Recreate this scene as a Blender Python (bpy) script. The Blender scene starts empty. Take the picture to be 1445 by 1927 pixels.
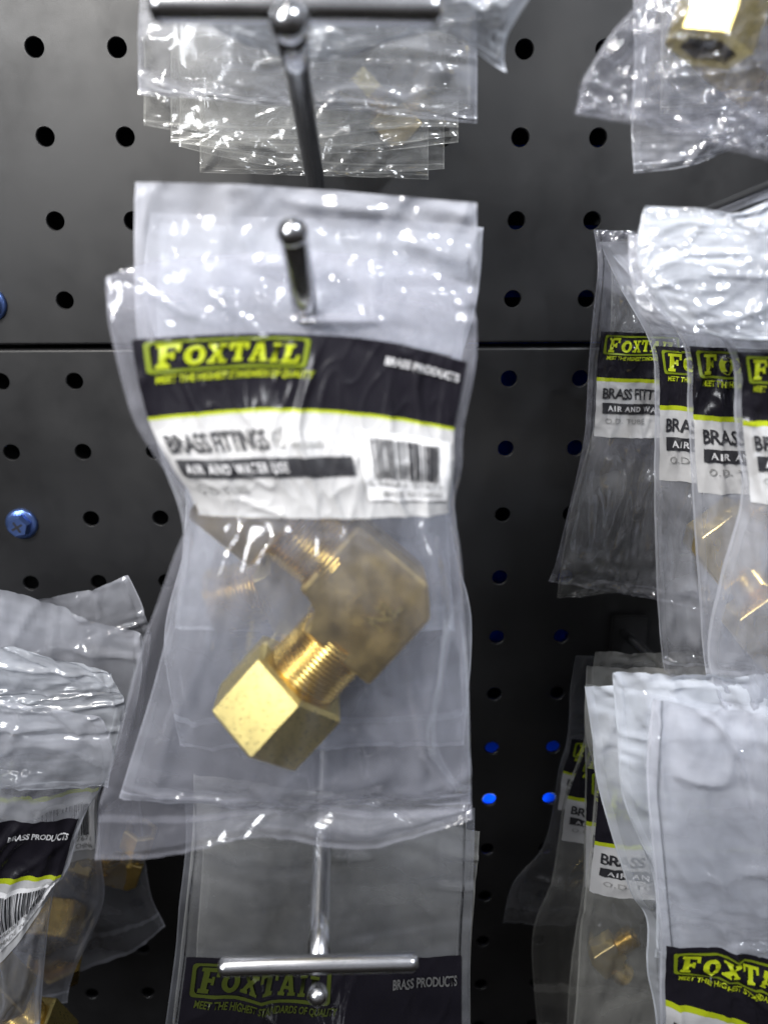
import bpy, bmesh, math, random
from mathutils import Vector, Matrix, noise
random.seed(7)
sc = bpy.context.scene
COL = sc.collection
G = 0.0254                                   # hole pitch of the board

# ------------------------------------------------------------------ camera
F, CX, CY = 1534.4, 722.5, 963.5
ca, cb, cc = 1.25200944, 0.00131975, -0.02636346
RX = Matrix.Rotation(ca, 3, 'X'); RY = Matrix.Rotation(cb, 3, 'Y'); RZ = Matrix.Rotation(cc, 3, 'Z')
CR = RZ @ RY @ RX
CAM = Vector((0.10058, -0.28784, -0.05779))
cam_d = bpy.data.cameras.new('camera'); cam = bpy.data.objects.new('camera', cam_d)
COL.objects.link(cam); sc.camera = cam
cam.matrix_world = Matrix.Translation(CAM) @ CR.to_4x4()
cam_d.sensor_fit = 'VERTICAL'; cam_d.sensor_height = 24; cam_d.lens = 24 * F / 1927
cam_d.clip_start = 0.005; cam_d.clip_end = 20
cam_d.dof.use_dof = True; cam_d.dof.focus_distance = 0.235; cam_d.dof.aperture_fstop = 8.4

def P(px, py, s):
    """point seen at a photo pixel, in the plane parallel to the board at the fraction s of its distance"""
    d = CR @ Vector(((px - CX) / F, (CY - py) / F, -1))
    D = -CAM.y
    return CAM + d * (D * s / d.y)

# ------------------------------------------------------------------ materials
def newmat(name):
    m = bpy.data.materials.new(name); m.use_nodes = True
    nt = m.node_tree; nt.nodes.clear()
    out = nt.nodes.new('ShaderNodeOutputMaterial')
    return m, nt, out
def N(nt, kind, **kw):
    n = nt.nodes.new(kind)
    for k, v in kw.items():
        if k in n.inputs.keys(): n.inputs[k].default_value = v
        else: setattr(n, k, v)
    return n
def math_(nt, op, a, b=None, clamp=False):
    n = nt.nodes.new('ShaderNodeMath'); n.operation = op; n.use_clamp = clamp
    for i, v in enumerate((a, b)):
        if v is None: continue
        if hasattr(v, 'is_output'): nt.links.new(v, n.inputs[i])
        else: n.inputs[i].default_value = v
    return n.outputs[0]

def principled(name, col, rough=.5, metal=0, spec=.5, bump=None, var=0, vscale=300, coat=0, trans=0, rvar=0):
    m, nt, out = newmat(name)
    b = N(nt, 'ShaderNodeBsdfPrincipled')
    b.inputs['Base Color'].default_value = (*col, 1); b.inputs['Roughness'].default_value = rough
    b.inputs['Metallic'].default_value = metal; b.inputs['Specular IOR Level'].default_value = spec
    b.inputs['Coat Weight'].default_value = coat
    tc = N(nt, 'ShaderNodeTexCoord')
    if var or rvar:
        nz = N(nt, 'ShaderNodeTexNoise', Scale=vscale, Detail=5.0, Roughness=.65)
        nt.links.new(tc.outputs['Object'], nz.inputs['Vector'])
        if var:
            mx = N(nt, 'ShaderNodeMix', data_type='RGBA')
            mx.inputs[6].default_value = (*[c * (1 - var) for c in col], 1)
            mx.inputs[7].default_value = (*[min(1, c * (1 + var)) for c in col], 1)
            nt.links.new(nz.outputs['Fac'], mx.inputs[0]); nt.links.new(mx.outputs[2], b.inputs['Base Color'])
        if rvar:
            mr = N(nt, 'ShaderNodeMapRange'); mr.inputs[3].default_value = rough - rvar; mr.inputs[4].default_value = rough + rvar
            mr.inputs[1].default_value = .3; mr.inputs[2].default_value = .7
            nt.links.new(nz.outputs['Fac'], mr.inputs[0]); nt.links.new(mr.outputs[0], b.inputs['Roughness'])
    if bump:
        nz = N(nt, 'ShaderNodeTexNoise', Scale=bump[0], Detail=3.0)
        bp = N(nt, 'ShaderNodeBump', Strength=bump[1], Distance=bump[2])
        nt.links.new(tc.outputs['Object'], nz.inputs['Vector']); nt.links.new(nz.outputs['Fac'], bp.inputs['Height'])
        nt.links.new(bp.outputs[0], b.inputs['Normal'])
    nt.links.new(b.outputs[0], out.inputs[0])
    return m

def film(name, haze=.13, col=(.76, .79, .88), gloss=.9, rough=.11, seed=0, plain=False):
    """clear polythene: mostly see-through, a little milky, glossy, milky along its welded edges"""
    m, nt, out = newmat(name); L = nt.links
    tr = N(nt, 'ShaderNodeBsdfTransparent'); tr.inputs[0].default_value = (.97, .975, .985, 1)
    df = N(nt, 'ShaderNodeBsdfDiffuse'); df.inputs[0].default_value = (*col, 1)
    m1 = N(nt, 'ShaderNodeMixShader'); L.new(tr.outputs[0], m1.inputs[1]); L.new(df.outputs[0], m1.inputs[2])
    if plain:
        m1.inputs[0].default_value = haze * .75
        L.new(m1.outputs[0], out.inputs[0]); return m
    at = N(nt, 'ShaderNodeAttribute'); at.attribute_name = 'haze'
    lw = N(nt, 'ShaderNodeLayerWeight', Blend=.5); fc = lw.outputs['Facing']
    f3 = math_(nt, 'POWER', fc, 3.0)
    h = math_(nt, 'ADD', math_(nt, 'MULTIPLY', at.outputs['Fac'], haze), math_(nt, 'MULTIPLY', f3, .5), True)
    L.new(h, m1.inputs[0])
    tl = N(nt, 'ShaderNodeBsdfTranslucent'); tl.inputs[0].default_value = (*col, 1)
    ds = N(nt, 'ShaderNodeMixShader'); ds.inputs[0].default_value = .35; L.new(df.outputs[0], ds.inputs[1]); L.new(tl.outputs[0], ds.inputs[2]); L.new(ds.outputs[0], m1.inputs[2])
    gl = N(nt, 'ShaderNodeBsdfGlossy', Roughness=rough); gl.inputs[0].default_value = (1, 1, 1, 1)
    gf = math_(nt, 'ADD', math_(nt, 'MULTIPLY', f3, gloss * .7), .10 * gloss, True)
    m2 = N(nt, 'ShaderNodeMixShader'); L.new(gf, m2.inputs[0]); L.new(m1.outputs[0], m2.inputs[1]); L.new(gl.outputs[0], m2.inputs[2])
    L.new(m2.outputs[0], out.inputs[0])
    return m

M = {}
M['board'] = principled('black powder coated steel', (.011, .011, .012), .46, 0, .7, bump=(2600, .10, .0002), var=.35, vscale=35, rvar=.09)
M['dark'] = principled('dark cavity', (.006, .006, .007), .8)
M['blue'] = principled('blue painted upright', (.004, .08, .75), .7, spec=0, var=.3, vscale=60)
M['bolt'] = principled('blue zinc plating', (.16, .26, .62), .28, .85, var=.3, vscale=500)
M['chrome'] = principled('bright zinc wire', (.74, .75, .78), .22, 1, var=.05, vscale=150, rvar=.03)
M['black'] = principled('black print on film', (.012, .011, .016), .24, 0, .55, bump=(120, .25, .0006))
M['white'] = principled('white print on film', (.50, .50, .51), .34, 0, .45, bump=(110, .2, .0006), var=.06, vscale=120)
M['whiter'] = principled('white barcode sticker', (.86, .86, .88), .34, 0, .45)
M['lime'] = principled('lime print', (.40, .47, .014), .35, 0, .4)
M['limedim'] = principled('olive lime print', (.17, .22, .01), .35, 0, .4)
M['lime_shaded'] = principled('lime print darkened as shade', (.055, .07, .012), .4, 0, .3)  # lime ink with the low light of the bottom header put into its colour
M['white_shaded'] = principled('white ink darkened as shade', (.12, .12, .12), .4, 0, .3)  # white ink darkened the same way, shade painted into the lettering
M['ink'] = principled('black ink', (.03, .03, .035), .4)
M['grey'] = principled('grey ink', (.30, .30, .30), .4)
M['ink_white'] = principled('white ink', (.62, .62, .64), .4)
M['brass'] = principled('machined brass', (.90, .62, .18), .24, 1, var=.12, vscale=300, rvar=.07)
M['brass_cast'] = principled('forged brass', (.80, .60, .26), .38, 1, bump=(1200, .3, .0001), var=.3, vscale=200, rvar=.1)
M['brass_pale'] = principled('speckled yellow brass', (.92, .74, .28), .34, 1, bump=(1500, .3, .00007), var=.12, vscale=1500, rvar=.12)
FSPEC = {
    'main': ('clear polythene', .13, (.72, .73, .84), 1.1, .10, 1.3),
    'mid': ('clear polythene milky', .26, (.78, .80, .89), .9, .12, 4.1),
    'milk': ('milky polythene', .44, (.78, .82, .90), .9, .13, 8.8),
    'dull': ('grey polythene', .20, (.60, .60, .57), .8, .14, 2.7),
    'clear': ('very clear polythene', .075, (.75, .78, .88), 1.3, .08, 6.3),
}
FILM = {k: film(*v) for k, v in FSPEC.items()}
BACK = {k: film(*v, plain=True) for k, v in FSPEC.items()}

# ------------------------------------------------------------------ object helpers
def obj(name, verts, faces, mat, parent=None, origin=None, smooth=True, uvs=None):
    me = bpy.data.meshes.new(name)
    o0 = origin or (parent and parent.get('_o') and Vector(parent['_o'])) or Vector((0, 0, 0))
    me.from_pydata([Vector(v) - o0 for v in verts], [], faces)
    if uvs:
        ul = me.uv_layers.new(name='UVMap')
        for p in me.polygons:
            for li, vi in zip(p.loop_indices, p.vertices): ul.data[li].uv = uvs[vi]
    for p in me.polygons: p.use_smooth = smooth
    me.materials.append(mat); me.update()
    o = bpy.data.objects.new(name, me); COL.objects.link(o)
    if parent:
        o.parent = parent; o['_o'] = list(o0) if False else [o0.x, o0.y, o0.z]
    else:
        o.location = o0; o['_o'] = [o0.x, o0.y, o0.z]
    return o
def thing(name, label, cat, loc, group=None):
    o = bpy.data.objects.new(name, None); COL.objects.link(o); o.location = loc; o.empty_display_size = .01
    o['_o'] = [loc[0], loc[1], loc[2]]; o['label'] = label; o['category'] = cat
    if group: o['group'] = group
    return o
def bm_obj(name, bm, mat, parent=None, smooth=False):
    bmesh.ops.recalc_face_normals(bm, faces=bm.faces)
    bm.verts.ensure_lookup_table()
    vs = [v.co.copy() for v in bm.verts]; idx = {v: i for i, v in enumerate(bm.verts)}
    fs = [[idx[v] for v in f.verts] for f in bm.faces]; bm.free()
    return obj(name, vs, fs, mat, parent, smooth=smooth)
def tube(pts, rad, n=20, caps=True):
    """verts, faces of a round wire through the points"""
    vs, fs = [], []
    pts = [Vector(p) for p in pts]; ref = Vector((.3, .2, .9)).normalized()
    m = len(pts); rads = rad if isinstance(rad, (list, tuple)) else [rad] * m
    for i, p in enumerate(pts):
        t = (pts[min(i + 1, m - 1)] - pts[max(i - 1, 0)]).normalized()
        a = t.cross(ref).normalized(); b2 = t.cross(a)
        for k in range(n):
            an = 2 * math.pi * k / n
            vs.append(p + (a * math.cos(an) + b2 * math.sin(an)) * rads[i])
    for i in range(m - 1):
        for k in range(n):
            fs.append([i * n + k, i * n + (k + 1) % n, (i + 1) * n + (k + 1) % n, (i + 1) * n + k])
    if caps: fs.append(list(range(n))[::-1]); fs.append([(m - 1) * n + k for k in range(n)])
    return vs, fs
def smooth_path(pts, sub=6):
    pts = [Vector(p) for p in pts]; out = []
    for i in range(len(pts) - 1):
        p0, p1, p2, p3 = pts[max(i - 1, 0)], pts[i], pts[i + 1], pts[min(i + 2, len(pts) - 1)]
        for k in range(sub):
            out.append(cr(p0, p1, p2, p3, k / sub))
    out.append(pts[-1]); return out
def cr(a, b, c, d, t):
    return 0.5 * ((2 * b) + (c - a) * t + (2 * a - 5 * b + 4 * c - d) * t * t + (3 * b - a - 3 * c + d) * t ** 3)
def ball_vf(c, r, seg=24, rings=14, sq=(1, 1, 1)):
    bm = bmesh.new(); bmesh.ops.create_uvsphere(bm, u_segments=seg, v_segments=rings, radius=r)
    for v in bm.verts: v.co = Vector((v.co.x * sq[0], v.co.y * sq[1], v.co.z * sq[2])) + c
    return bm

# ------------------------------------------------------------------ the board
def board_panel(name, rows, ztop, zbot, zoff):
    c0, c1 = -4, 13
    vs, fs = [], []; seg = 24; R = .00285; th = .0014
    def add(v): vs.append(v); return len(vs) - 1
    for r in rows:
        zc = -(r * G + zoff)
        zt = zc + G / 2 if r != rows[0] else ztop
        zb = zc - G / 2 if r != rows[-1] else zbot
        for c in range(c0, c1):
            xc = c * G; xl, xr = xc - G / 2, xc + G / 2
            ring, rim, back, sqr = [], [], [], []
            for k in range(seg):
                a = 2 * math.pi * (k + .5) / seg; cs, sn = math.cos(a), math.sin(a)
                rim.append(add((xc + (R + .00025) * cs, 0, zc + (R + .00025) * sn)))
                ring.append(add((xc + R * cs, .00025, zc + R * sn)))
                back.append(add((xc + R * cs, th, zc + R * sn)))
                q = 1 / max(abs(cs), abs(sn)); sx, sz = cs * q, sn * q
                sqr.append(add((xc + sx * G / 2, 0, (zc + sz * (zt - zc)) if sz > 0 else (zc + sz * (zc - zb)))))
            for k in range(seg):
                j = (k + 1) % seg
                fs.append([rim[k], rim[j], sqr[j], sqr[k]]); fs.append([ring[k], ring[j], rim[j], rim[k]])
                fs.append([back[k], back[j], ring[j], ring[k]])
            # square corners
            for (sx, sz, k) in ((1, 1, 2), (-1, 1, 8), (-1, -1, 14), (1, -1, 20)):
                cv = add((xc + sx * G / 2, 0, zt if sz > 0 else zb)); fs.append([sqr[k], cv, sqr[k + 1]])
    # rolled edges top and bottom
    xl, xr = (c0 - .5) * G, (c1 - .5) * G
    for z, sg in ((ztop, 1), (zbot, -1)):
        prof = [(0, 0), (.0003, .0005), (.0010, .0008), (.012, .0008)]
        for (y0, d0), (y1, d1) in zip(prof[:-1], prof[1:]):
            a = [add((xl, y0, z + sg * d0)), add((xr, y0, z + sg * d0)), add((xr, y1, z + sg * d1)), add((xl, y1, z + sg * d1))]
            fs.append(a)
    bm = bmesh.new(); bvs = [bm.verts.new(v) for v in vs]
    for f in fs:
        try: bm.faces.new([bvs[i] for i in f])
        except ValueError: pass
    bmesh.ops.remove_doubles(bm, verts=bm.verts, dist=1e-6)
    o = bm_obj(name, bm, M['board'], None); o['kind'] = 'structure'
    return o
zs = P(600, 648, 1).z
board_panel('pegboard_upper', list(range(-4, 4)), 5 * G, zs + .0010, 0)
board_panel('pegboard_lower', list(range(4, 19)), zs - .0022, -19 * G, .002)
bm = bmesh.new(); bmesh.ops.create_cube(bm, size=1)
for v in bm.verts: v.co = Vector((v.co.x * .5 + .11, v.co.y * .004 + .034, v.co.z * .8 - .18))
o = bm_obj('backing_wall', bm, M['dark']); o['kind'] = 'structure'
post = thing('upright_post', 'blue painted slotted upright seen only through the holes at the right of the black pegboard', 'post', (.1655, .015, -.3))
for (y0, y1) in ((272, 300), (424, 560), (640, 742), (776, 905), (1050, 1150), (1170, 1260), (1372, 1450), (1470, 1540)):     # the solid webs between its slots
    a, b_ = P(944, y0, 1.045), P(944, y1, 1.045)
    bm = bmesh.new(); bmesh.ops.create_cube(bm, size=1)
    for v in bm.verts: v.co = Vector((v.co.x * .044 + .1655, v.co.y * .003 + .0150, (a.z + b_.z) / 2 + v.co.z * (a.z - b_.z)))
    bm_obj('web', bm, M['blue'], post)
for sx in (-1, 1):
    bm = bmesh.new(); bmesh.ops.create_cube(bm, size=1)
    for v in bm.verts: v.co = Vector((v.co.x * .003 + .1655 + sx * .0237, v.co.y * .010 + .0180, v.co.z * .5 - .2))
    bm_obj('side_flange', bm, M['blue'], post)

# ------------------------------------------------------------------ bolts
def bolt(px, py, label):
    c = P(px, py, 1); c = Vector((round(c.x / G) * G, 0, c.z))
    t = thing('hex_bolt', label, 'bolt', c, 'blue bolts in the pegboard')
    def disc(r0, r1, y0, y1, n, ph=0):
        bm = bmesh.new()
        rows = []
        for r, y in ((r0, y0), (r0, (y0 + y1) / 2), (r1, y1), (r1 * .0001, y1)):
            rows.append([bm.verts.new((c.x + r * math.cos(2 * math.pi * (k + ph) / n), -y, c.z + r * math.sin(2 * math.pi * (k + ph) / n))) for k in range(n)])
        for a, b_ in zip(rows[:-1], rows[1:]):
            for k in range(n): bm.faces.new((a[k], a[(k + 1) % n], b_[(k + 1) % n], b_[k]))
        return bm
    bm_obj('flange', disc(.0058, .0050, 0, .0014, 40), M['bolt'], t, True)
    h = bm_obj('hex_head', disc(.0044, .0036, .0012, .0048, 6, .2), M['bolt'], t)
    for a in (.5, .5 + math.pi / 2):
        u = Vector((math.cos(a), 0, math.sin(a))) * .0022; w = Vector((-math.sin(a), 0, math.cos(a))) * .0004
        q = Vector((c.x, -.00485 if a < 1 else -.00487, c.z))
        obj('cross_slot', [q - u - w, q + u - w, q + u + w, q - u + w], [[0, 1, 2, 3]], M['ink'], h)
bolt(38, 985, 'blue zinc hex flange bolt in the lower pegboard, above the left bags')
bolt(-6, 572, 'blue bolt cut by the left edge of the photo, just above the board seam')

# ------------------------------------------------------------------ surfaces of bags
class Surf:
    """sheet through rows of photo points: rows = [[(px,py,s)..]..]; u across 0..1, t along rows 0..n-1"""
    def __init__(s, rows, bulge=None, seed=0, wr=.0008, fu=5, ft=7, creases=()):
        s.cr = list(creases); s.asp = 1.8 / (len(rows) - 1)
        s.g = [[P(*p) for p in r] for r in rows]; s.n = len(rows); s.m = len(rows[0])
        s.b = bulge or [.002] * s.n; s.seed = seed; s.wr = wr; s.fu = fu; s.ft = ft
    def base(s, u, t):
        def idx(x, n):
            i = min(max(int(math.floor(x)), 0), n - 2); return i, x - i
        i, ft = idx(t, s.n); j, fu = idx(u * (s.m - 1), s.m)
        def row(k):
            k = min(max(k, 0), s.n - 1); r = s.g[k]
            return cr(r[max(j - 1, 0)], r[j], r[j + 1], r[min(j + 2, s.m - 1)], fu)
        b = s.b; q = [b[min(max(i + d, 0), s.n - 1)] for d in (-1, 0, 1, 2)]
        return cr(row(i - 1), row(i), row(i + 1), row(i + 2), ft), max(0, cr(*q, ft))
    def crease(s, u, t):
        """long soft folds: each runs along a segment given in (u, row) and fades at its ends"""
        h = 0; k = s.asp
        y = t * k + .010 * math.sin(u * 11 + s.seed); x = u + .010 * math.sin(t * 3.1 + s.seed)
        for (ua, ta, ub, tb, w, a) in s.cr:
            if not (min(ua, ub) - 3 * w < u < max(ua, ub) + 3 * w): continue
            dx, dy = ub - ua, (tb - ta) * k; L2 = dx * dx + dy * dy
            f = ((x - ua) * dx + (y - ta * k) * dy) / L2
            if f < 0 or f > 1: continue
            d = abs((x - ua) * dy - (y - ta * k) * dx) / math.sqrt(L2) / w
            if d < 2.6: h += a * min(1, f / .25, (1 - f) / .35) * math.exp(-d * d * .9)
        return h
    def wrinkle(s, u, t, sd):
        v = t / (s.n - 1)
        a = noise.noise(Vector((u * s.fu, v * s.ft * .6, sd)))
        w = Vector((u * s.fu * 2.2 + a * 1.6, v * s.ft + a * 1.4, sd + 9))
        r = 1 - abs(noise.noise(w)) * 2.4
        w2 = Vector((u * s.fu * 5 + a * 3, v * s.ft * 1.9 - a * 2, sd + 19))
        r2 = 1 - abs(noise.noise(w2)) * 2.4
        w3 = Vector((u * s.fu * 1.1, v * s.ft * 3.6 + a * 2, sd + 31))     # long creases across, as in flat film
        r3 = noise.noise(w3)
        q = Vector((u * s.fu * 1.35 + a * .9, v * s.ft * 1.35 + a * .7, sd + 41))
        c1 = noise.voronoi(q)[0][0]; c2 = noise.voronoi(q * 2.3)[0][0]
        k = 2.5 if sd % 2 < 1 else -2.0
        lg = max(0, 1 - abs(noise.noise(Vector((u * 5 + v * k + a * .4, v * 1.7, sd + 60)))) * 5.5) ** 2
        return (c1 * .75 + c2 * .10 + lg * 1.0 + a * 1.6 + max(r, 0) ** 2 * .9 + max(r2, 0) ** 3 * .35 + r3 * .5)
    def front(s, u, t, off=0.0):
        p, b = s.base(u, t); e = math.sin(math.pi * min(max(u, 0), 1)) ** .6
        w = s.wrinkle(u, t, s.seed) * s.wr * (.35 + .65 * min(1, e * 1.3))
        return p + Vector((0, -b * e - w - off - (s.crease(u, t) if s.cr else 0), 0))
    def back(s, u, t):
        p, b = s.base(u, t); e = math.sin(math.pi * min(max(u, 0), 1)) ** .6
        w = s.wrinkle(u, t, s.seed + 50) * s.wr * .8 * (.35 + .65 * min(1, e * 1.3))
        q = p + Vector((0, b * e * .8 + .0004 + w, 0)); q.y = max(q.y, s.front(u, t).y + .0009)
        return q

def haze_at(S, u, t, sd):
    v = t / (S.n - 1); du = min(u, 1 - u)
    a = noise.noise(Vector((u * 2.6, v * 5, sd))); b_ = noise.noise(Vector((u * 2.2 + a, v * 34 + a * 3, sd + 5))); c = noise.noise(Vector((u * 16 + a * 2, v * 4, sd + 8)))
    h = (1 + a * 1.0) * (1 + .8 * max(0, b_) - .35 * max(0, -b_)) * (1 + .5 * max(0, c))
    bb = S.base(u, t)[1] * math.sin(math.pi * min(max(u, 0), 1)) ** .6
    h *= 1 - .65 * min(1, max(0, (bb - .0085) / .003))
    h += .9 * min(1, max(0, (.30 - v) / .16))
    if du < .011: h += 1.3
    elif du < .048: h += .3
    if abs(v - .93) < .006: h += 1.3
    if v > .987: h += 1.1
    return max(h, .15)
def sheet(name, fn, n, mat, parent, nu, nt_, u0=0, u1=1, t0=0, t1=None, hole=None, hz=None):
    t1 = n - 1 if t1 is None else t1; vs, uv, fs = [], [], []
    us = [u0 + (u1 - u0) * j / nu for j in range(nu + 1)]; ts = [t0 + (t1 - t0) * i / nt_ for i in range(nt_ + 1)]
    if hz:
        us = sorted(us + [.009, .012, .046, .050, .95, .954, .988, .991]); ts = sorted(ts + [x * (n - 1) for x in (.922, .926, .934, .938, .985, .989)])
        nu, nt_ = len(us) - 1, len(ts) - 1
    for i in range(nt_ + 1):
        t = ts[i]
        for j in range(nu + 1):
            u = us[j]
            vs.append(fn(u, t)); uv.append((u, t / (n - 1)))
    for i in range(nt_):
        for j in range(nu):
            if hole:
                uu = (us[j] + us[j + 1]) / 2; tt = (ts[i] + ts[i + 1]) / 2
                if ((uu - hole[0]) / hole[2]) ** 2 + ((tt - hole[1]) / hole[3]) ** 2 < 1: continue
            a = i * (nu + 1) + j; fs.append([a, a + 1, a + nu + 2, a + nu + 1])
    o = obj(name, vs, fs, mat, parent, uvs=uv)
    if hz:
        at = o.data.attributes.new('haze', 'FLOAT', 'POINT')
        at.data.foreach_set('value', [hz(a, b_ * (n - 1)) for a, b_ in uv])
    return o

# flat lettering -> triangles in a 0..1 box
def curve_mesh(cu):
    o = bpy.data.objects.new('lettering', cu); COL.objects.link(o)
    dg = bpy.context.evaluated_depsgraph_get(); dg.update()
    me = bpy.data.meshes.new_from_object(o.evaluated_get(dg))
    vs = [v.co.copy() for v in me.vertices]; fs = [list(p.vertices) for p in me.polygons]
    bpy.data.objects.remove(o); bpy.data.meshes.remove(me)
    return vs, fs
_cache = {}
def text_vf(s, bold=.03, shear=0, sp=1.0):
    k = (s, bold, shear, sp)
    if k not in _cache:
        cu = bpy.data.curves.new('t', 'FONT'); cu.body = s; cu.size = 1; cu.offset = bold; cu.shear = shear; cu.space_character = sp
        cu.resolution_u = 3; cu.fill_mode = 'FRONT'
        vs, fs = curve_mesh(cu)
        x0 = min(v.x for v in vs); x1 = max(v.x for v in vs); y0 = min(v.y for v in vs); y1 = max(v.y for v in vs)
        _cache[k] = ([((v.x - x0) / (x1 - x0), (v.y - y0) / (y1 - y0)) for v in vs], fs)
    return _cache[k]
# heavy slanted slab capitals of the emblem, drawn by hand
SL = .16
GL = {
 'F': [[(0,0),(.55,0),(.55,.16),(.42,.16),(.42,.42),(.58,.42),(.58,.34),(.72,.34),(.72,.66),(.58,.66),(.58,.58),(.42,.58),(.42,.84),(.78,.84),(.78,.66),(.95,.66),(.95,1),(0,1),(0,.84),(.12,.84),(.12,.16),(0,.16)]],
 'X': [[(0,0),(.42,0),(.42,.15),(.36,.15),(.5,.36),(.62,.15),(.56,.15),(.56,0),(1,0),(1,.15),(.9,.15),(.66,.51),(.88,.85),(.98,.85),(.98,1),(.56,1),(.56,.85),(.62,.85),(.5,.66),(.38,.85),(.44,.85),(.44,1),(.02,1),(.02,.85),(.12,.85),(.35,.5),(.1,.15),(0,.15)]],
 'T': [[(.25,0),(.75,0),(.75,.15),(.65,.15),(.65,.82),(.82,.82),(.82,.6),(1,.6),(1,1),(0,1),(0,.6),(.18,.6),(.18,.82),(.35,.82),(.35,.15),(.25,.15)]],
 'A': [[(0,0),(.38,0),(.38,.15),(.3,.15),(.34,.28),(.6,.28),(.64,.15),(.56,.15),(.56,0),(1,0),(1,.15),(.92,.15),(.66,1),(.3,1),(.08,.15),(0,.15)],[(.39,.42),(.56,.42),(.475,.74)]],
 'I': [[(.1,0),(.9,0),(.9,.15),(.7,.15),(.7,.85),(.9,.85),(.9,1),(.1,1),(.1,.85),(.3,.85),(.3,.15),(.1,.15)]],
 'L': [[(0,0),(1,0),(1,.4),(.82,.4),(.82,.17),(.46,.17),(.46,.85),(.6,.85),(.6,1),(0,1),(0,.85),(.14,.85),(.14,.15),(0,.15)]],
 'O': [[(.5+.5*math.cos(a*math.pi/12), .5+.52*math.sin(a*math.pi/12)) for a in range(24)], [(.5+.2*math.cos(-a*math.pi/12), .5+.3*math.sin(-a*math.pi/12)) for a in range(24)]],
}
def logo_vf():
    if 'logo' in _cache: return _cache['logo']
    cu = bpy.data.curves.new('logo', 'CURVE'); cu.dimensions = '2D'; cu.fill_mode = 'FRONT'
    x = 0
    for i, (ch, w) in enumerate(zip('FOXTAIL', (1.0, .9, .95, .95, .95, .5, .85))):
        hgt = 1.0 if i in (0,) else .80
        mid = 1 - abs(i - 3) / 3.0
        for loop in GL[ch]:
            sp = cu.splines.new('POLY'); sp.points.add(len(loop) - 1); sp.use_cyclic_u = True
            for k, (a, b_) in enumerate(loop):
                y = b_ * hgt + .10 * mid + (.0 if i else -.02)
                sp.points[k].co = (x + a * w + b_ * hgt * SL, y, 0, 1)
        x += w + .10
    vs, fs = curve_mesh(cu)
    x0 = min(v.x for v in vs); x1 = max(v.x for v in vs); y0 = min(v.y for v in vs); y1 = max(v.y for v in vs)
    _cache['logo'] = ([((v.x - x0) / (x1 - x0), (v.y - y0) / (y1 - y0)) for v in vs], fs)
    return _cache['logo']

def lay(name, vf, mp, a0, a1, b0, b1, mat, parent, arch=0, vert=False):
    """put flat shapes (0..1) on a label: mp(a,b,off) -> point, a across, b down"""
    vs, fs = vf; out = []
    for x, y in vs:
        if vert: x, y = y, 1 - x
        a = a0 + (a1 - a0) * x; b_ = b1 + (b0 - b1) * y - arch * (1 - (2 * x - 1) ** 2)
        out.append(mp(a, b_))
    return obj(name, out, [f[::-1] for f in fs], mat, parent, smooth=True)
def rects_vf(rs, n=12, m=6):
    vs, fs = [], []
    for (x0, y0, x1, y1) in rs:
        k0 = len(vs)
        for j in range(m + 1):
            for i in range(n + 1): vs.append((x0 + (x1 - x0) * i / n, y0 + (y1 - y0) * j / m))
        for j in range(m):
            for i in range(n):
                a = k0 + j * (n + 1) + i; fs.append([a, a + 1, a + n + 2, a + n + 1])
    return vs, fs
def frame_vf():
    """rounded frame of the emblem with a raised middle, as a strip"""
    outer, inner = [], []
    def edge(ix):
        pts = []
        r = .10; 
        def top(x): return 1 - ix - .13 * (0 if x < .30 or x > .80 else 0) 
        N_ = 16
        x0, x1, y0, y1 = ix * .35, 1 - ix * .35, ix, 1 - ix
        cs = [(x1 - .03, y1 - .12, 0), (x0 + .03, y1 - .12, 1), (x0 + .03, y0 + .12, 2), (x1 - .03, y0 + .12, 3)]
        for (cx, cy, q) in cs:
            for k in range(5):
                a = math.pi / 2 * (q + k / 4)
                pts.append((cx + .03 * math.cos(a), cy + .12 * math.sin(a)))
            nx = cs[(q + 1) % 4]
            if q in (0, 2):
                for k in range(1, 14):
                    f = k / 14; x = cx + (nx[0] - cx) * f
                    pts.append((x, cy + (.12 if q == 0 else -.12)))
        return pts
    a, b_ = edge(0), edge(.085); n = len(a)
    return a + b_, [[i, (i + 1) % n, n + (i + 1) % n, n + i] for i in range(n)]
BARS = None
def barcode_vf():
    if 'bar' in _cache: return _cache['bar']
    r = random.Random(3); x = 0; rs = []
    while x < .98:
        w = r.choice((.010, .010, .02, .03)); rs.append((x, 0, min(1, x + w), 1)); x += w + r.choice((.010, .012, .02, .03))
    _cache['bar'] = rects_vf(rs, 1, 14); return _cache['bar']
def check_vf():
    n = 28; vs = []; fs = []
    for k in range(n):
        a = 2 * math.pi * k / n; vs += [(.5 + .42 * math.cos(a), .45 + .42 * math.sin(a)), (.5 + .34 * math.cos(a), .45 + .34 * math.sin(a))]
    for k in range(n):
        j = (k + 1) % n; fs.append([2 * k, 2 * j, 2 * j + 1, 2 * k + 1])
    q = len(vs); vs += [(.28, .5), (.36, .58), (.48, .40), (.45, .22), (.95, 1.0), (.88, 1.02)]
    fs += [[q, q + 1, q + 2, q + 3], [q + 3, q + 2, q + 4, q + 5]][:2]
    return vs, fs

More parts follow.
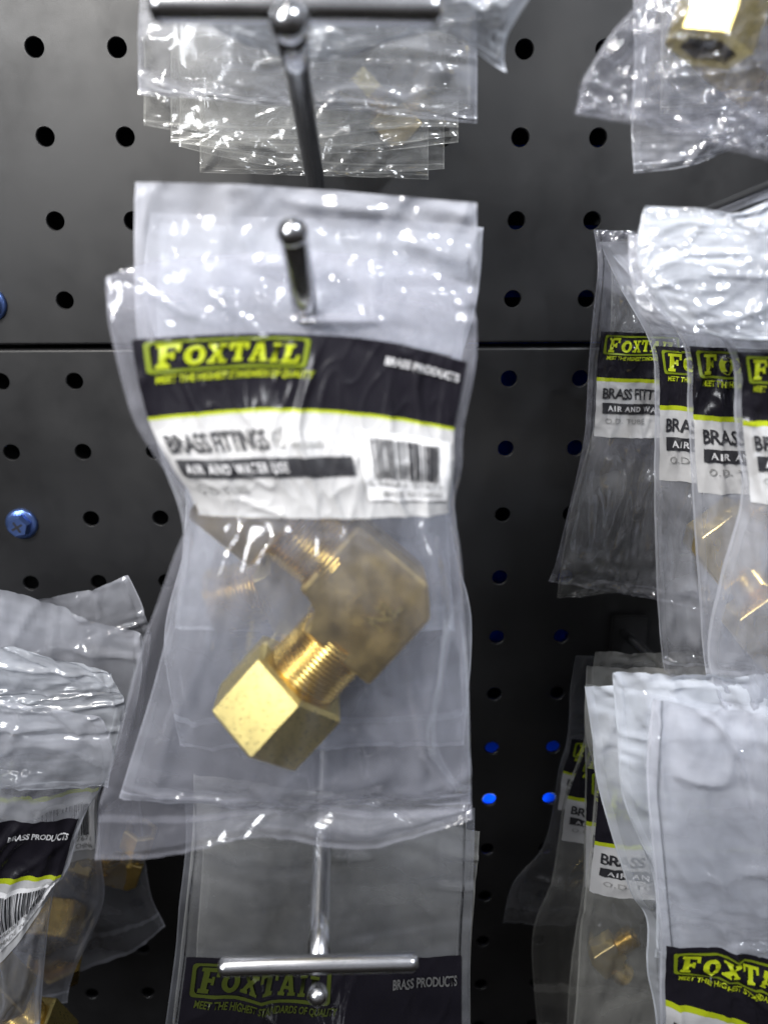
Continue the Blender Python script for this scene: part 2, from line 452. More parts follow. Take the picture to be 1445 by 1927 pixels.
def label_on(S, par, u0, u1, th, tl, tw, full=True, hd=40, texts=True, dim=False, tx=1.0, ls=1.0):  # dim: lettering in the inks with shade painted in
    """printed header (black, lime stripe, white panel) on the front sheet; th/tl/tw = rows of header top, stripe, panel end"""
    lime = M['lime_shaded'] if dim else M['lime']
    off = .00034
    def mh(a, b_, o=off * 2.3): return S.front(u0 + (u1 - u0) * a, th + (tl - th) * b_, o)
    def mw(a, b_, o=off * 2.3): return S.front(u0 + (u1 - u0) * a, tl + (tw - tl) * b_, o)
    n = S.n
    k = int(hd * 1.5)
    H = sheet('black_header', lambda u, t: S.front(u, t, off), n, M['black'], par, k, max(10, k // 2), u0, u1, th, tl - .03 * ls)
    sheet('lime_stripe', lambda u, t: S.front(u, t, off * 1.1), n, M['lime'], par, k, 2, u0, u1, tl - .035 * ls, tl + .035 * ls * (tw - tl))
    W = sheet('white_panel', lambda u, t: S.front(u, t, off), n, M['white'], par, k, max(10, k // 2), u0, u1, tl + .035 * ls * (tw - tl), tw)
    if not texts: return
    fn = lambda a, b_: mh(a, b_); fw = lambda a, b_: mw(a, b_); fw2 = lambda a, b_: mw(a, b_, off * 3.2)
    lay('emblem_frame', frame_vf(), fn, .03, .53, .06, .46, M['lime_shaded'] if dim else M['limedim'], H)
    lay('emblem_lettering', logo_vf(), fn, .055, .505, .11, .41, lime, H)
    lay('tagline', text_vf('MEET THE HIGHEST STANDARDS OF QUALITY', .025, .2), fn, .05, .56, .49, .59, M['lime'] if not dim else M['lime_shaded'], H)
    lay('product_lettering', text_vf('BRASS PRODUCTS', .03), fn, .76, .98, .22, .33, M['ink_white'] if not dim else M['white_shaded'], H)
    lay('title_lettering', text_vf('BRASS FITTINGS', .022, .0, .92), fw, .03 * tx, .385 * tx, .15, .35, M['ink'], W)
    lay('lead_free_mark', check_vf(), fw, .40 * tx, .455 * tx, .14, .34, M['grey'], W)
    lay('lead_free_lettering', text_vf('NO LEAD', .02), fw, .47 * tx, .58 * tx, .265, .33, M['grey'], W)
    lay('use_bar', rects_vf([(0, 0, 1, 1)], 70, 6), fw, .03 * tx, .67, .42, .60, M['ink'], W)
    lay('use_lettering', text_vf('AIR AND WATER USE', .03, 0, 1.25), fw2, .055 * tx, .43 * tx, .465, .56, M['ink_white'], W)
    lay('size_lettering', text_vf('O.D. TUBE', .01, 0, 1.1), fw, .045 * tx, .235 * tx, .68, .77, M['grey'], W)
    if tx > 1.1: return
    lay('sticker', rects_vf([(0, 0, 1, 1)], 36, 24), fw, .70, .985, .14, .84, M['whiter'], W)
    lay('barcode', barcode_vf(), fw2, .74, .955, .20, .63, M['ink'], W)
    lay('barcode_digits', text_vf('6 94681 57671', .01), fw2, .715, .955, .64, .70, M['grey'], W)
    lay('origin_lettering', text_vf('MADE IN CHINA', .01), fw2, .76, .965, .735, .80, M['grey'], W)

def bag(rows, mat, label, group, bulge=None, seed=0, wr=.0008, fu=5, ft=7, res=(50, 70), lab=None, hole=None, name='fitting_bag', back=True, creases=(), nc=16):
    k_label = (lab['th'], lab['tw']) if lab else None
    rows = [[(p + (r[-1],) if len(p) == 2 else p) for p in r[:-1]] for r in rows]
    rr = random.Random(seed); cs = list(creases); n_ = len(rows) - 1
    for k in range(nc):
        v = rr.random(); u = rr.uniform(.0, .9); flat = v < .40 or rr.random() < .35
        if flat: du, dv = rr.uniform(.2, .5), rr.uniform(-.05, .05)
        else: du, dv = rr.uniform(-.15, .15), rr.uniform(.12, .28)
        if k_label and k_label[0] - .04 < v * n_ < k_label[1]: continue
        cs.append((u, v * n_, u + du, min(1, v + dv) * n_, rr.uniform(.012, .030), rr.uniform(.0009, .0019) * rr.choice((1, 1, -1))))
    S = Surf(rows, bulge, seed, wr, fu, ft, cs)
    org = S.base(.5, min(1, S.n - 1))[0]
    t = thing(name, label, 'plastic bag', org, group)
    sheet('front_film', lambda u, q: S.front(u, q), S.n, FILM[mat], t, max(70, res[0]), max(100, res[1]), hole=hole, hz=lambda u, q: haze_at(S, u, q, seed))
    if back and rows[0][0][2] < .56: sheet('back_film', lambda u, q: S.back(u, q), S.n, BACK[mat], t, max(20, res[0] // 2), max(24, res[1] // 2))
    if lab: label_on(S, t, **lab)
    return S, t

def row(x0, x1, y0, y1, s, bow=0, ym=None):
    """five points from the left edge to the right edge at depth s"""
    ym = (y0 + y1) / 2 + bow if ym is None else ym
    def q(f):  # quadratic through y0, ym, y1
        return y0 * (1 - f) * (1 - 2 * f) + 4 * ym * f * (1 - f) + y1 * f * (2 * f - 1)
    return [(x0 + (x1 - x0) * f, q(f)) for f in (0, .25, .5, .75, 1)] + [s]

# ------------------------------------------------------------------ hooks
def hook(label, uf, un, lf, ln, tip=None, bar=None, ball=None, r=.0024):
    t = thing('display_hook', label, 'hook', P(*uf), 'wire display hooks on the pegboard')
    a, b_ = P(*uf), P(*un)
    # back plate clipped on the board, spanning both wires
    c = P(*lf)
    bm = bmesh.new(); bmesh.ops.create_cube(bm, size=1)
    for v in bm.verts: v.co = Vector(((a.x + c.x) / 2 + v.co.x * .014, -.0022 + v.co.y * .0030, (a.z + c.z) / 2 + v.co.z * (abs(a.z - c.z) + .012)))
    bmesh.ops.bevel(bm, geom=bm.edges[:], offset=.0006, segments=2, affect='EDGES')
    bm_obj('back_plate', bm, M['dark'], t)
    v, f = tube([a + (b_ - a) * (k / 12) for k in range(13)], r); obj('upper_wire', v, f, M['chrome'], t)
    if ln:
        pts = [P(*lf)] + [P(*p) for p in ln]
        v, f = tube(smooth_path(pts, 8), r * .95); obj('lower_wire', v, f, M['chrome'], t)
        e = pts[-1]; bm_obj('wire_tip', ball_vf(e, r * 1.05), M['chrome'], t, True)
    if bar:
        p0, p1 = P(*bar[0]), P(*bar[1]); rr = bar[2]; ax = (p1 - p0).normalized()
        n = 8; prof = [(0, .55), (.25, .85), (.6, .98), (1, 1)]
        pts = [p0 + ax * rr * x * .8 for x, _ in prof] + [p1 - ax * rr * x * .8 for x, _ in prof[::-1]]
        rad = [rr * y for _, y in prof] + [rr * y for _, y in prof[::-1]]
        v, f = tube(pts, rad, 28); obj('tag_bar', v, f, M['chrome'], t)
    if ball:
        bm_obj('ball_end', ball_vf(P(*ball[0]), ball[1]), M['chrome'], t, True)
    return t

hook('chrome hook carrying the big bag in the middle, its crossbar at the top edge',
     (604, 405, .985), (547, 52, .47), (604, 640, .985), [(594, 612, .75), (580, 594, .53), (574, 575, .495), (562, 500, .475), (551, 440, .465)],
     bar=((283, 12, .475), (832, 19, .475), .0022), ball=((545, 42, .462), .0029))
hook('chrome hook at the bottom centre with its crossbar in front of a dark header',
     (616, 1228, .985), (600, 1812, .47), (611, 1590, .985), [(606, 1700, .8), (600, 1850, .7), (596, 2200, .5)],
     bar=((412, 1819, .462), (786, 1810, .462), .00195), ball=((598, 1872, .455), .0022))
hook('wire hook behind the tops of the right middle bags',
     (1270, 425, .985), (1690, 262, .5), (1270, 560, .985), [(1400, 575, .8), (1700, 610, .55)], r=.0020)
hook('thin wire hook slanting down right between the two right hand groups of bags',
     (1172, 1190, .985), (1690, 1650, .52), (1185, 1330, .985), [(1300, 1420, .85), (1560, 1680, .6), (1700, 1800, .52)], r=.0019)
hook('wire hook holding the left hand bags, mostly outside the left edge',
     (-60, 1180, .985), (-520, 1420, .5), (-60, 1300, .985), [(-200, 1380, .8), (-520, 1620, .5)], r=.0019)

# ------------------------------------------------------------------ fittings
def fitting(name, label, centre, ang, tilt=0, scale=1.0, nut2=True, mats=('brass_cast', 'brass', 'brass_pale'), mark=True, tw=0.0, nuts=2, group='brass fittings in the bags'):
    """90 degree elbow: arms along local +X and +Z, facing -Y"""
    c = P(*centre)
    t = thing(name, label, 'pipe fitting', c, group)
    Rm = Matrix.Rotation(tw, 3, 'Z') @ Matrix.Rotation(tilt, 3, 'X') @ Matrix.Rotation(ang, 3, 'Y')
    mm = .001 * scale
    X = lambda x, y, z: c + Rm @ Vector((x * mm, y * mm, -z * mm))
    # body: L section with a chamfered heel
    prof = [(-9.5, -4.5), (-4.5, -9.5), (13.5, -9.5), (13.5, 7.5), (7.5, 7.5), (7.5, 13.5), (-9.5, 13.5)]
    bm = bmesh.new(); H = 7.6
    lo = [bm.verts.new((x, -H, z)) for x, z in prof]; hi = [bm.verts.new((x, H, z)) for x, z in prof]
    n = len(prof); bm.faces.new(lo); bm.faces.new(hi[::-1])
    for k in range(n): bm.faces.new((lo[k], hi[k], hi[(k + 1) % n], lo[(k + 1) % n]))
    bmesh.ops.bevel(bm, geom=bm.edges[:], offset=1.0, segments=3, affect='EDGES', profile=.6)
    for v in bm.verts: v.co = X(*v.co)
    body = bm_obj('elbow_body', bm, M[mats[0]], t, False)
    if mark:
        vs, fs = text_vf('NL', .04)
        obj('cast_mark', [X(3.6 - x * 6.6, -H - .45, -3.9 + y * 4.4) for x, y in vs], fs, M['brass_pale'], body)
    def lathe(axis, stations, seg, mat, nm, ph=0, smooth=True, hexa=False):
        vs, fs = [], []
        for (l, r) in stations:
            for k in range(seg):
                a = 2 * math.pi * (k + ph) / seg
                y, w = r * math.cos(a), r * math.sin(a)
                vs.append(X(l, y, w) if axis == 'x' else X(w, y, l))
        for i in range(len(stations) - 1):
            for k in range(seg):
                fs.append([i * seg + k, i * seg + (k + 1) % seg, (i + 1) * seg + (k + 1) % seg, (i + 1) * seg + k])
        bm = bmesh.new(); bv = [bm.verts.new(v) for v in vs]
        for f in fs: bm.faces.new([bv[i] for i in f])
        o = bm_obj(nm, bm, M[mat], t, smooth); return o
    thr = [(11, 8.0)]
    l = 11.5
    while l < 26: thr += [(l, 7.4), (l + .25, 8.0), (l + .5, 8.0), (l + .75, 7.4)]; l += .95
    for ax in ('x', 'z'):
        lathe(ax, thr, 40, mats[1], 'threaded_arm')
        if ax == 'z' and not nut2 or nuts == 0: continue
        lathe(ax, [(23, 8.0), (23, 11.0), (23.7, 12.1), (37.7, 12.1), (38.6, 10.9), (38.6, 8.4), (38.0, 8.0), (31, 7.8)], 6, mats[2] if ax == 'x' else mats[0], 'hex_nut', .04 if ax == 'x' else .04, False)
    return t

# ------------------------------------------------------------------ bags on the middle hook
GM = 'bags on the middle hook'
main_rows = [
    [(200, 522), (300, 492), (550, 474), (740, 492), (893, 540), .50],
    [(203, 575), (375, 566), (560, 568), (735, 580), (896, 600), .497],
    [(212, 640), (395, 627), (560, 625), (735, 641), (895, 685), .497],
    [(250, 786), (405, 768), (545, 760), (710, 774), (872, 806), .497],
    [(300, 868), (440, 862), (575, 854), (715, 858), (868, 883), .495],
    [(355, 956), (480, 947), (600, 944), (730, 947), (855, 956), .500],
    [(322, 1062), (460, 1057), (600, 1050), (740, 1050), (868, 1050), .497],
    [(262, 1235), (430, 1235), (590, 1230), (740, 1225), (880, 1220), .50],
    [(215, 1420), (385, 1425), (560, 1430), (730, 1425), (885, 1420), .50],
    [(192, 1503), (370, 1500), (550, 1492), (730, 1492), (887, 1502), .50],
    [(180, 1615), (330, 1602), (480, 1568), (680, 1590), (888, 1540), .49]]
bag(main_rows, 'main', 'large clear bag in front on the middle hook holding a brass elbow with hex nut', GM,
    [.0006, .0012, .0022, .0042, .0068, .0090, .0112, .0125, .009, .0018, .001], 3.1, .00045, 4.5, 8, (110, 190),
    creases=[(.56, 1.9, .49, 5.4, .012, .0007), (.14, .5, .28, 1.9, .02, .0014), (.02, 1.0, .10, 3.2, .02, .0010), (.30, .7, .36, 1.8, .015, .0010), (.22, 5, .14, 8.6, .02, .0030), (.76, 6.6, .97, 8.9, .012, .0030), (.90, 5.2, .82, 8.5, .02, .0022), (.40, 8.0, .52, 9.4, .02, .0022), (.05, 8.4, .5, 8.7, .02, .0022), (.86, 4.6, .90, 7, .02, .0014), (.36, 5.2, .20, 7.2, .02, .0014), (.92, .4, .97, 1.6, .02, .0012)],
    lab=dict(u0=.075, u1=.955, th=2, tl=3, tw=5, hd=150, ls=.5), hole=(.535, .95, .030, .36))
bag([[(257, 343), (430, 348), (600, 357), (760, 370), (897, 382), .535],
     [(255, 470), (430, 475), (600, 480), (760, 480), (893, 500), .54],
     [(262, 640), (430, 640), (600, 640), (740, 640), (870, 660), .545],
     [(300, 850), (440, 850), (590, 850), (730, 850), (850, 850), .55],
     [(345, 1020), (460, 1020), (600, 1020), (730, 1020), (862, 1020), .55],
     [(300, 1250), (430, 1250), (590, 1250), (740, 1250), (880, 1240), .55],
     [(240, 1450), (400, 1450), (590, 1450), (740, 1450), (884, 1440), .55],
     [(225, 1500), (400, 1510), (590, 1510), (740, 1510), (884, 1510), .55]], 'mid',
    'bag directly behind the large middle bag, its square top edge rising above', GM,
    [.0006, .001, .002, .003, .008, .008, .004, .001], 12.4, .0010, 4, 6, (60, 90), lab=dict(u0=.1, u1=.94, th=2.05, tl=2.7, tw=3.6, texts=False, hd=20))
bag([[(285, 400), (440, 408), (600, 412), (760, 415), (908, 428), .60],
     [(275, 560), (440, 560), (600, 560), (740, 560), (895, 570), .60],
     [(330, 760), (440, 760), (600, 760), (740, 760), (850, 760), .605],
     [(350, 1000), (440, 1000), (600, 1000), (740, 1000), (850, 1000), .605],
     [(310, 1200), (440, 1200), (600, 1200), (740, 1200), (887, 1170), .605],
     [(340, 1400), (440, 1400), (600, 1400), (740, 1400), (872, 1400), .605]], 'mid',
    'rear bag on the middle hook, only a thin corner showing past the right side', GM,
    [.0006, .001, .002, .004, .004, .001], 21.0, .0010, 4, 6, (40, 60))
bag([[(300, 420), (440, 425), (600, 430), (740, 430), (880, 440), .66],
     [(300, 640), (440, 640), (600, 640), (740, 640), (870, 650), .66],
     [(350, 900), (450, 900), (600, 900), (740, 900), (840, 900), .66],
     [(330, 1180), (450, 1180), (600, 1180), (740, 1180), (855, 1180), .66]], 'milk',
    'rearmost bag on the middle hook, hidden behind the other three', GM,
    [.0006, .001, .002, .001], 33.0, .0010, 4, 6, (30, 40))

a1 = math.atan2(245, -215)      # image direction of the nut arm (down-left)
# local +X must point to world (-.66, 0, -.75)
fitting('brass_elbow', 'big brass elbow fitting with a hex nut in the front middle bag', (710, 1118, .520),
        math.radians(131.5), tilt=math.radians(-6), scale=1.0)
fitting('brass_elbow', 'hazy brass elbow showing faintly behind the large middle bag, left of the big elbow', (600, 1085, .630),
        math.radians(165), tilt=math.radians(10), scale=1.0, nuts=0, mark=False, nut2=False)

# ------------------------------------------------------------------ bags on the bottom middle hook
GB = 'bags on the bottom middle hook'
bag([row(348, 893, 1500, 1520, .60), row(350, 892, 1590, 1600, .60), row(338, 888, 1700, 1705, .60), row(330, 884, 1792, 1792, .60),
     row(312, 884, 1925, 1935, .60), row(300, 884, 2010, 2020, .60), row(290, 884, 2200, 2200, .60)], 'clear',
    'clear bag with a near black header just behind the bottom crossbar', GB, [.0006, .001, .0016, .002, .003, .004, .003], 5.5, .0006, 4, 6, (80, 90),
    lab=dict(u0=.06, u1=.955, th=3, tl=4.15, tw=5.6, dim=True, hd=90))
bag([row(365, 902, 1455, 1562, .635, ym=1490), row(362, 897, 1580, 1640, .635), row(340, 885, 1792, 1798, .635), row(325, 885, 1930, 1940, .635), row(320, 885, 2040, 2040, .635), row(320, 885, 2200, 2200, .635)], 'dull',
    'second bag behind the bottom crossbar, its slanting top corner past the right edge', GB, [.0006, .001, .002, .002, .002, .002], 15.5, .0008, 4, 4, (60, 80))
bag([row(385, 880, 1490, 1500, .74), row(380, 870, 1640, 1650, .74), row(370, 860, 1800, 1800, .74), row(370, 860, 2000, 2000, .74)], 'dull',
    'rear bag behind the bottom crossbar', GB, [.0006, .001, .002, .002], 25.5, .0012, 4, 4, (30, 40))

# ------------------------------------------------------------------ bags hanging into the top, middle
GT = 'bags hanging down into the top of the photo'
def tbag(x0, x1, xt0, xt1, yb0, yb1, s, mat, label, seed, ybm=None, **k):
    return bag([row(xt0, xt1, -420, -420, s), row(xt0, xt1, -200, -200, s), row((x0 + xt0) / 2, (x1 + xt1) / 2, -40, -40, s), row(x0, x1, yb0 - 130, yb1 - 130, s), row(x0, x1, yb0 - 40, yb1 - 40, s), row(x0, x1, yb0, yb1, s, ym=ybm)],
               mat, label, GT, [.0006, .002, .006, .005, .001, .0004], seed, .0009, 2.4, 3.6, (50, 60), **k)
tbag(377, 806, 380, 800, 325, 338, .92, 'dull', 'rearmost bag at the top, its bottom edge lowest of the top group', 41, 332)
tbag(338, 836, 300, 850, 276, 318, .86, 'dull', 'top bag with its lower right corner just above the lowest edge', 42, 322)
tbag(322, 862, 330, 840, 268, 268, .80, 'dull', 'third bag up in the top middle group', 43, 290)
tbag(272, 884, 250, 900, 236, 205, .72, 'dull', 'wide top bag with a straight bottom hem on the left', 44, 262)
tbag(262, 897, 275, 880, 178, 232, .64, 'mid', 'front top bag behind the crossbar', 45, 205)
bag([row(250, 1030, -400, -400, .56), row(255, 1050, -200, -220, .56), row(270, 1010, -80, -60, .56),
     [(300, -40), (480, 20), (640, 30), (860, 25), (1000, -10), .555], [(330, 0), (480, 60), (640, 80), (865, 62), (952, 74), .555], [(380, 40), (480, 95), (640, 120), (800, 60), (950, 140), .56]],
    'milk', 'front bag at the top with a white rolled corner at the right', GT, [.0006, .002, .006, .006, .003, .001], 46, .0016, 5, 5, (60, 60))
fitting('brass_elbow', 'dim brass fitting among the top middle bags', (745, 245, .955), math.radians(-135), scale=.5, mark=False, nut2=False)

# ------------------------------------------------------------------ bags at the top right
GR = 'bags at the top right corner'
bag([row(1240, 1800, -300, -300, .55), row(1215, 1780, -120, -120, .55), [(1197, 0), (1300, -10), (1420, 0), (1560, 10), (1760, 20), .55],
     [(1150, 62), (1270, 70), (1400, 90), (1560, 110), (1760, 120), .55], [(1098, 145), (1230, 142), (1370, 175), (1540, 205), (1760, 210), .55],
     [(1090, 180), (1230, 195), (1370, 225), (1540, 255), (1760, 260), .548], [(1082, 214), (1215, 238), (1370, 278), (1520, 312), (1760, 330), .545]],
    'main', 'glossy bag at the top right corner with a yellow brass nut inside', GR, [.001, .004, .010, .010, .002, .001, .0005], 51, .0020, 6, 6, (90, 90))
bag([row(1200, 1700, -300, -300, .66), row(1190, 1700, -40, -40, .66), row(1190, 1690, 120, 120, .66), row(1186, 1690, 240, 230, .66),
     [(1190, 327), (1290, 314), (1390, 278), (1520, 270), (1690, 270), .66]],
    'mid', 'second top right bag, its hem hanging lower behind the glossy one', GR, [.001, .004, .006, .002, .0005], 52, .0012, 5, 5, (50, 60))
bag([row(1245, 1650, -300, -300, .74), row(1245, 1650, -40, -40, .74), row(1240, 1650, 120, 120, .74), row(1240, 1650, 215, 215, .74)],
    'dull', 'rear top right bag behind the brass nut', GR, [.001, .004, .004, .0005], 53, .0012, 5, 5, (40, 40))
fitting('brass_elbow', 'yellow brass elbow with a hex nut in the top right bag', (1424, -180, .575), math.radians(107), tilt=math.radians(-8), scale=.64, nut2=False, mark=False)
fitting('brass_elbow', 'brown brass elbow low in the rear top right bag', (1370, 95, .68), math.radians(-60), tilt=math.radians(25), scale=.7, mark=False, nuts=0, mats=('brass_cast', 'brass', 'brass_cast'))

# ------------------------------------------------------------------ bags on the right middle hook
GA = 'bags on the right middle hook'
bag([row(1150, 1400, 450, 450, .975), row(1140, 1390, 700, 700, .975), row(1075, 1380, 950, 950, .975), row(1052, 1350, 1085, 1090, .975),
     [(1048, 1124), (1090, 1121), (1150, 1114), (1220, 1112), (1340, 1110), .975]], 'dull',
    'rearmost right middle bag, one hem corner showing below', GA, [.0004, .001, .002, .001, .0004], 61, .0006, 5, 5, (30, 50))
A1, _ = bag([row(1115, 1395, 432, 440, .93), row(1122, 1400, 500, 505, .93), row(1112, 1405, 622, 630, .93),
     row(1105, 1405, 712, 720, .93), row(1098, 1400, 818, 824, .93), row(1075, 1395, 930, 940, .93), row(1046, 1360, 1052, 1090, .93, ym=1062), row(1031, 1345, 1092, 1150, .93, ym=1118)], 'main',
    'right middle bag at the left of its row with its label fully clear', GA, [.0004, .001, .001, .001, .0015, .004, .002, .0005], 62, .0012, 5, 7, (80, 110),
    creases=[(.30, 4.3, .22, 6.0, .03, .0022), (.45, 4.4, .52, 6.2, .03, .0020), (.1, 5.6, .5, 6.1, .05, .0020), (.7, 4.5, .6, 6.5, .03, .0018), (.05, 5.9, .45, 6.4, .05, .0025)],
    lab=dict(u0=.07, u1=.96, th=2, tl=3, tw=4, hd=50, tx=1.35))
bag([row(1125, 1540, 455, 450, .80), row(1165, 1560, 540, 540, .80), row(1222, 1575, 650, 662, .79),
     row(1230, 1575, 765, 775, .79), row(1228, 1572, 900, 905, .79), row(1232, 1560, 1060, 1060, .79), row(1240, 1550, 1200, 1200, .79), row(1250, 1540, 1268, 1268, .79)], 'mid',
    'right middle bag second from the left, a narrow label strip showing', GA, [.0004, .001, .001, .002, .003, .006, .003, .0005], 63, .0012, 5, 7, (60, 90),
    lab=dict(u0=.035, u1=.95, th=2, tl=3, tw=4, hd=50, tx=1.35))
bag([row(1150, 1640, 480, 440, .70), row(1215, 1660, 560, 560, .70), row(1285, 1680, 650, 665, .69),
     row(1292, 1690, 782, 795, .69), row(1300, 1690, 922, 930, .69), row(1310, 1670, 1080, 1080, .69), row(1318, 1660, 1200, 1200, .69), row(1330, 1650, 1300, 1300, .69)], 'mid',
    'right middle bag third from the left, label leaning left', GA, [.0004, .001, .001, .002, .003, .006, .003, .0005], 64, .0012, 5, 7, (60, 90),
    lab=dict(u0=.03, u1=.95, th=2, tl=3, tw=4, hd=50, tx=1.35))
bag([row(1190, 1760, 470, 400, .62), row(1265, 1780, 560, 560, .61), row(1370, 1800, 660, 675, .60),
     row(1380, 1820, 792, 805, .60), row(1392, 1820, 938, 950, .60), row(1350, 1790, 1090, 1090, .60), row(1330, 1770, 1240, 1230, .60), row(1370, 1760, 1370, 1370, .60)], 'mid',
    'right middle bag nearest the photo edge, its label cut off', GA, [.0004, .001, .001, .002, .003, .007, .003, .0005], 65, .0013, 5, 7, (60, 90),
    lab=dict(u0=.035, u1=.95, th=2, tl=3, tw=4, hd=50, tx=1.35))
# tall loose tops of the same row, standing up over the wires
bag([[(1210, 388), (1310, 392), (1385, 400), (1500, 350), (1700, 300), .57], row(1198, 1740, 470, 440, .565), [(1215, 540), (1330, 575), (1450, 590), (1560, 590), (1760, 560), .56],
     [(1262, 600), (1350, 632), (1450, 640), (1560, 645), (1760, 640), .555]], 'milk',
    'milky right middle bag with its loose top spread over the others', GA, [.0006, .003, .003, .001], 66, .0011, 3.5, 3, (70, 80))
bag([[(1180, 440), (1300, 450), (1420, 420), (1540, 400), (1720, 380), .60], row(1185, 1740, 520, 520, .595), [(1205, 590), (1330, 612), (1450, 625), (1560, 630), (1760, 610), .59], [(1250, 622), (1350, 636), (1450, 645), (1560, 650), (1760, 650), .59]], 'mid',
    'milky bag top folded just under the loose spread one', GA, [.0006, .002, .002, .0006], 67, .0010, 3.5, 2.5, (50, 40))
fitting('brass_elbow', 'faint brass elbow in the right middle bags below the labels', (1350, 1020, .775), math.radians(-40), scale=.8, mark=False, nuts=0, mats=('brass_cast', 'brass', 'brass_cast'))
fitting('brass_elbow', 'brass fitting in the right middle bag by the photo edge', (1415, 1170, .745), math.radians(-40), scale=.7, mark=False, nuts=0, mats=('brass_cast', 'brass', 'brass_cast'))

# ------------------------------------------------------------------ bags on the lower right hook
GQ = 'bags on the lower right hook'
def bbag(edge, w, tops, rows_s, mat, label, seed, lab=None, bul=.004, wr=.0011, res=(50, 80)):
    R_ = [[(x, y + (tops if i == 0 else 0) * 0), (x + w * .25, y), (x + w * .5, y), (x + w * .75, y), (x + w, y), rows_s] for i, (x, y) in enumerate(edge)]
    n = len(R_); b_ = [.0005] + [bul * math.sin(math.pi * i / (n - 1)) + .0005 for i in range(1, n - 1)] + [.0005]
    return bag(R_, mat, label, GQ, b_, seed, wr, 5, 7, res, lab, nc=34)
bbag([(1082, 1232), (1072, 1300), (1066, 1385), (1050, 1446), (1040, 1516), (1020, 1590), (965, 1660), (945, 1735)], 300, 0, .955, 'clear',
     'rearmost lower right bag flaring out to the left at the bottom', 71, lab=dict(u0=.035, u1=.95, th=2, tl=3, tw=4, hd=30, tx=1.35))
bbag([(1118, 1224), (1108, 1300), (1095, 1400), (1062, 1494), (1050, 1575), (1035, 1660), (1000, 1760), (1010, 1930)], 330, 0, .87, 'dull',
     'second lower right bag with a small tilted label strip', 72, lab=dict(u0=.02, u1=.95, th=2, tl=3, tw=4, hd=30, tx=1.35))
bbag([(1102, 1250), (1098, 1340), (1100, 1440), (1098, 1543), (1095, 1660), (1080, 1760), (1070, 1850), (1060, 2000)], 380, 0, .80, 'dull',
     'third lower right bag, hardly any label visible', 73, lab=dict(u0=.01, u1=.95, th=2, tl=3, tw=4, hd=30, tx=1.35))
bbag([(1100, 1285), (1100, 1380), (1118, 1460), (1110, 1577), (1100, 1667), (1090, 1740), (1085, 1850), (1070, 2000)], 420, 0, .73, 'dull',
     'fourth lower right bag with a shaded grey label', 74, lab=dict(u0=.02, u1=.95, th=2, tl=3, tw=4, hd=30, tx=1.35))
bbag([(1097, 1286), (1112, 1380), (1124, 1480), (1180, 1665), (1215, 1730), (1215, 1820), (1230, 1900), (1240, 2050)], 500, 0, .645, 'milk',
     'broad milky lower right bag covering the labels behind it', 75, bul=.002, wr=.0013)
bbag([(1150, 1262), (1160, 1380), (1170, 1500), (1225, 1640), (1233, 1735), (1230, 1800)], 540, 0, .60, 'milk',
     'milky sheet topped bag in the lower right group', 79, bul=.002, wr=.0012)
bag([[(1225, 1310), (1340, 1330), (1450, 1340), (1600, 1350), (1760, 1350), .54], [(1215, 1450), (1340, 1460), (1450, 1470), (1600, 1470), (1780, 1480), .535],
     [(1228, 1620), (1350, 1630), (1470, 1640), (1620, 1650), (1790, 1650), .53], [(1240, 1768), (1370, 1772), (1490, 1800), (1640, 1830), (1800, 1840), .53],
     [(1240, 1876), (1370, 1896), (1490, 1930), (1640, 1960), (1800, 1970), .53], [(1240, 2050), (1370, 2070), (1490, 2100), (1640, 2130), (1800, 2130), .53]], 'mid',
    'front lower right bag with a big black header in the corner', GQ, [.0005, .001, .0015, .002, .003, .003], 77, .0011, 4, 5, (80, 80),
    lab=dict(u0=.025, u1=.96, th=3, tl=4, tw=5, hd=60))
fitting('brass_elbow', 'dim brass fitting behind film under the lower right labels', (1135, 1795, .79), math.radians(-40), scale=.5, mark=False, nuts=0, mats=('brass_cast', 'brass', 'brass_cast'))

# ------------------------------------------------------------------ bags on the left hook
GL_ = 'bags on the left hook'
bag([[(-190, 1180), (-60, 1150), (60, 1122), (160, 1110), (243, 1080), .90], [(-190, 1260), (-60, 1230), (60, 1200), (170, 1175), (270, 1140), .90], row(-180, 284, 1290, 1200, .90),
     row(-170, 275, 1400, 1290, .90), row(-160, 262, 1520, 1420, .90), row(-160, 270, 1640, 1560, .90), row(-150, 285, 1720, 1680, .90), [(-150, 1840), (-20, 1850), (90, 1832), (240, 1795), (312, 1740), .90]], 'mid',
    'rear left bag with a wavy top corner lifting at its right', GL_, [.0005, .001, .002, .002, .003, .005, .004, .0005], 81, .0012, 5, 6, (60, 80))
bag([[(-200, 1060), (-80, 1080), (40, 1112), (150, 1150), (268, 1190), .82], row(-210, 272, 1200, 1230, .82), row(-200, 262, 1300, 1310, .82), row(-200, 240, 1400, 1400, .82),
     row(-190, 192, 1530, 1480, .82, ym=1497), row(-190, 190, 1640, 1600, .82), row(-190, 195, 1740, 1700, .82), row(-190, 140, 1860, 1830, .82), row(-190, 128, 1900, 1885, .82)], 'mid',
    'left bag with a slanting top edge and a white barcode label', GL_, [.0005, .001, .001, .001, .002, .002, .005, .002, .0005], 82, .0013, 5, 6, (60, 80),
    lab=dict(u0=.05, u1=.985, th=3.2, tl=4, tw=5.1, hd=40))
bag([row(-260, 205, 1190, 1262, .74, ym=1200), row(-260, 222, 1280, 1290, .74), row(-260, 236, 1330, 1325, .74), row(-260, 215, 1420, 1420, .74), row(-260, 205, 1470, 1480, .74)], 'milk',
    'milky left bag with a short stiff right edge', GL_, [.0005, .001, .001, .001, .0005], 83, .0014, 4, 4, (50, 40))
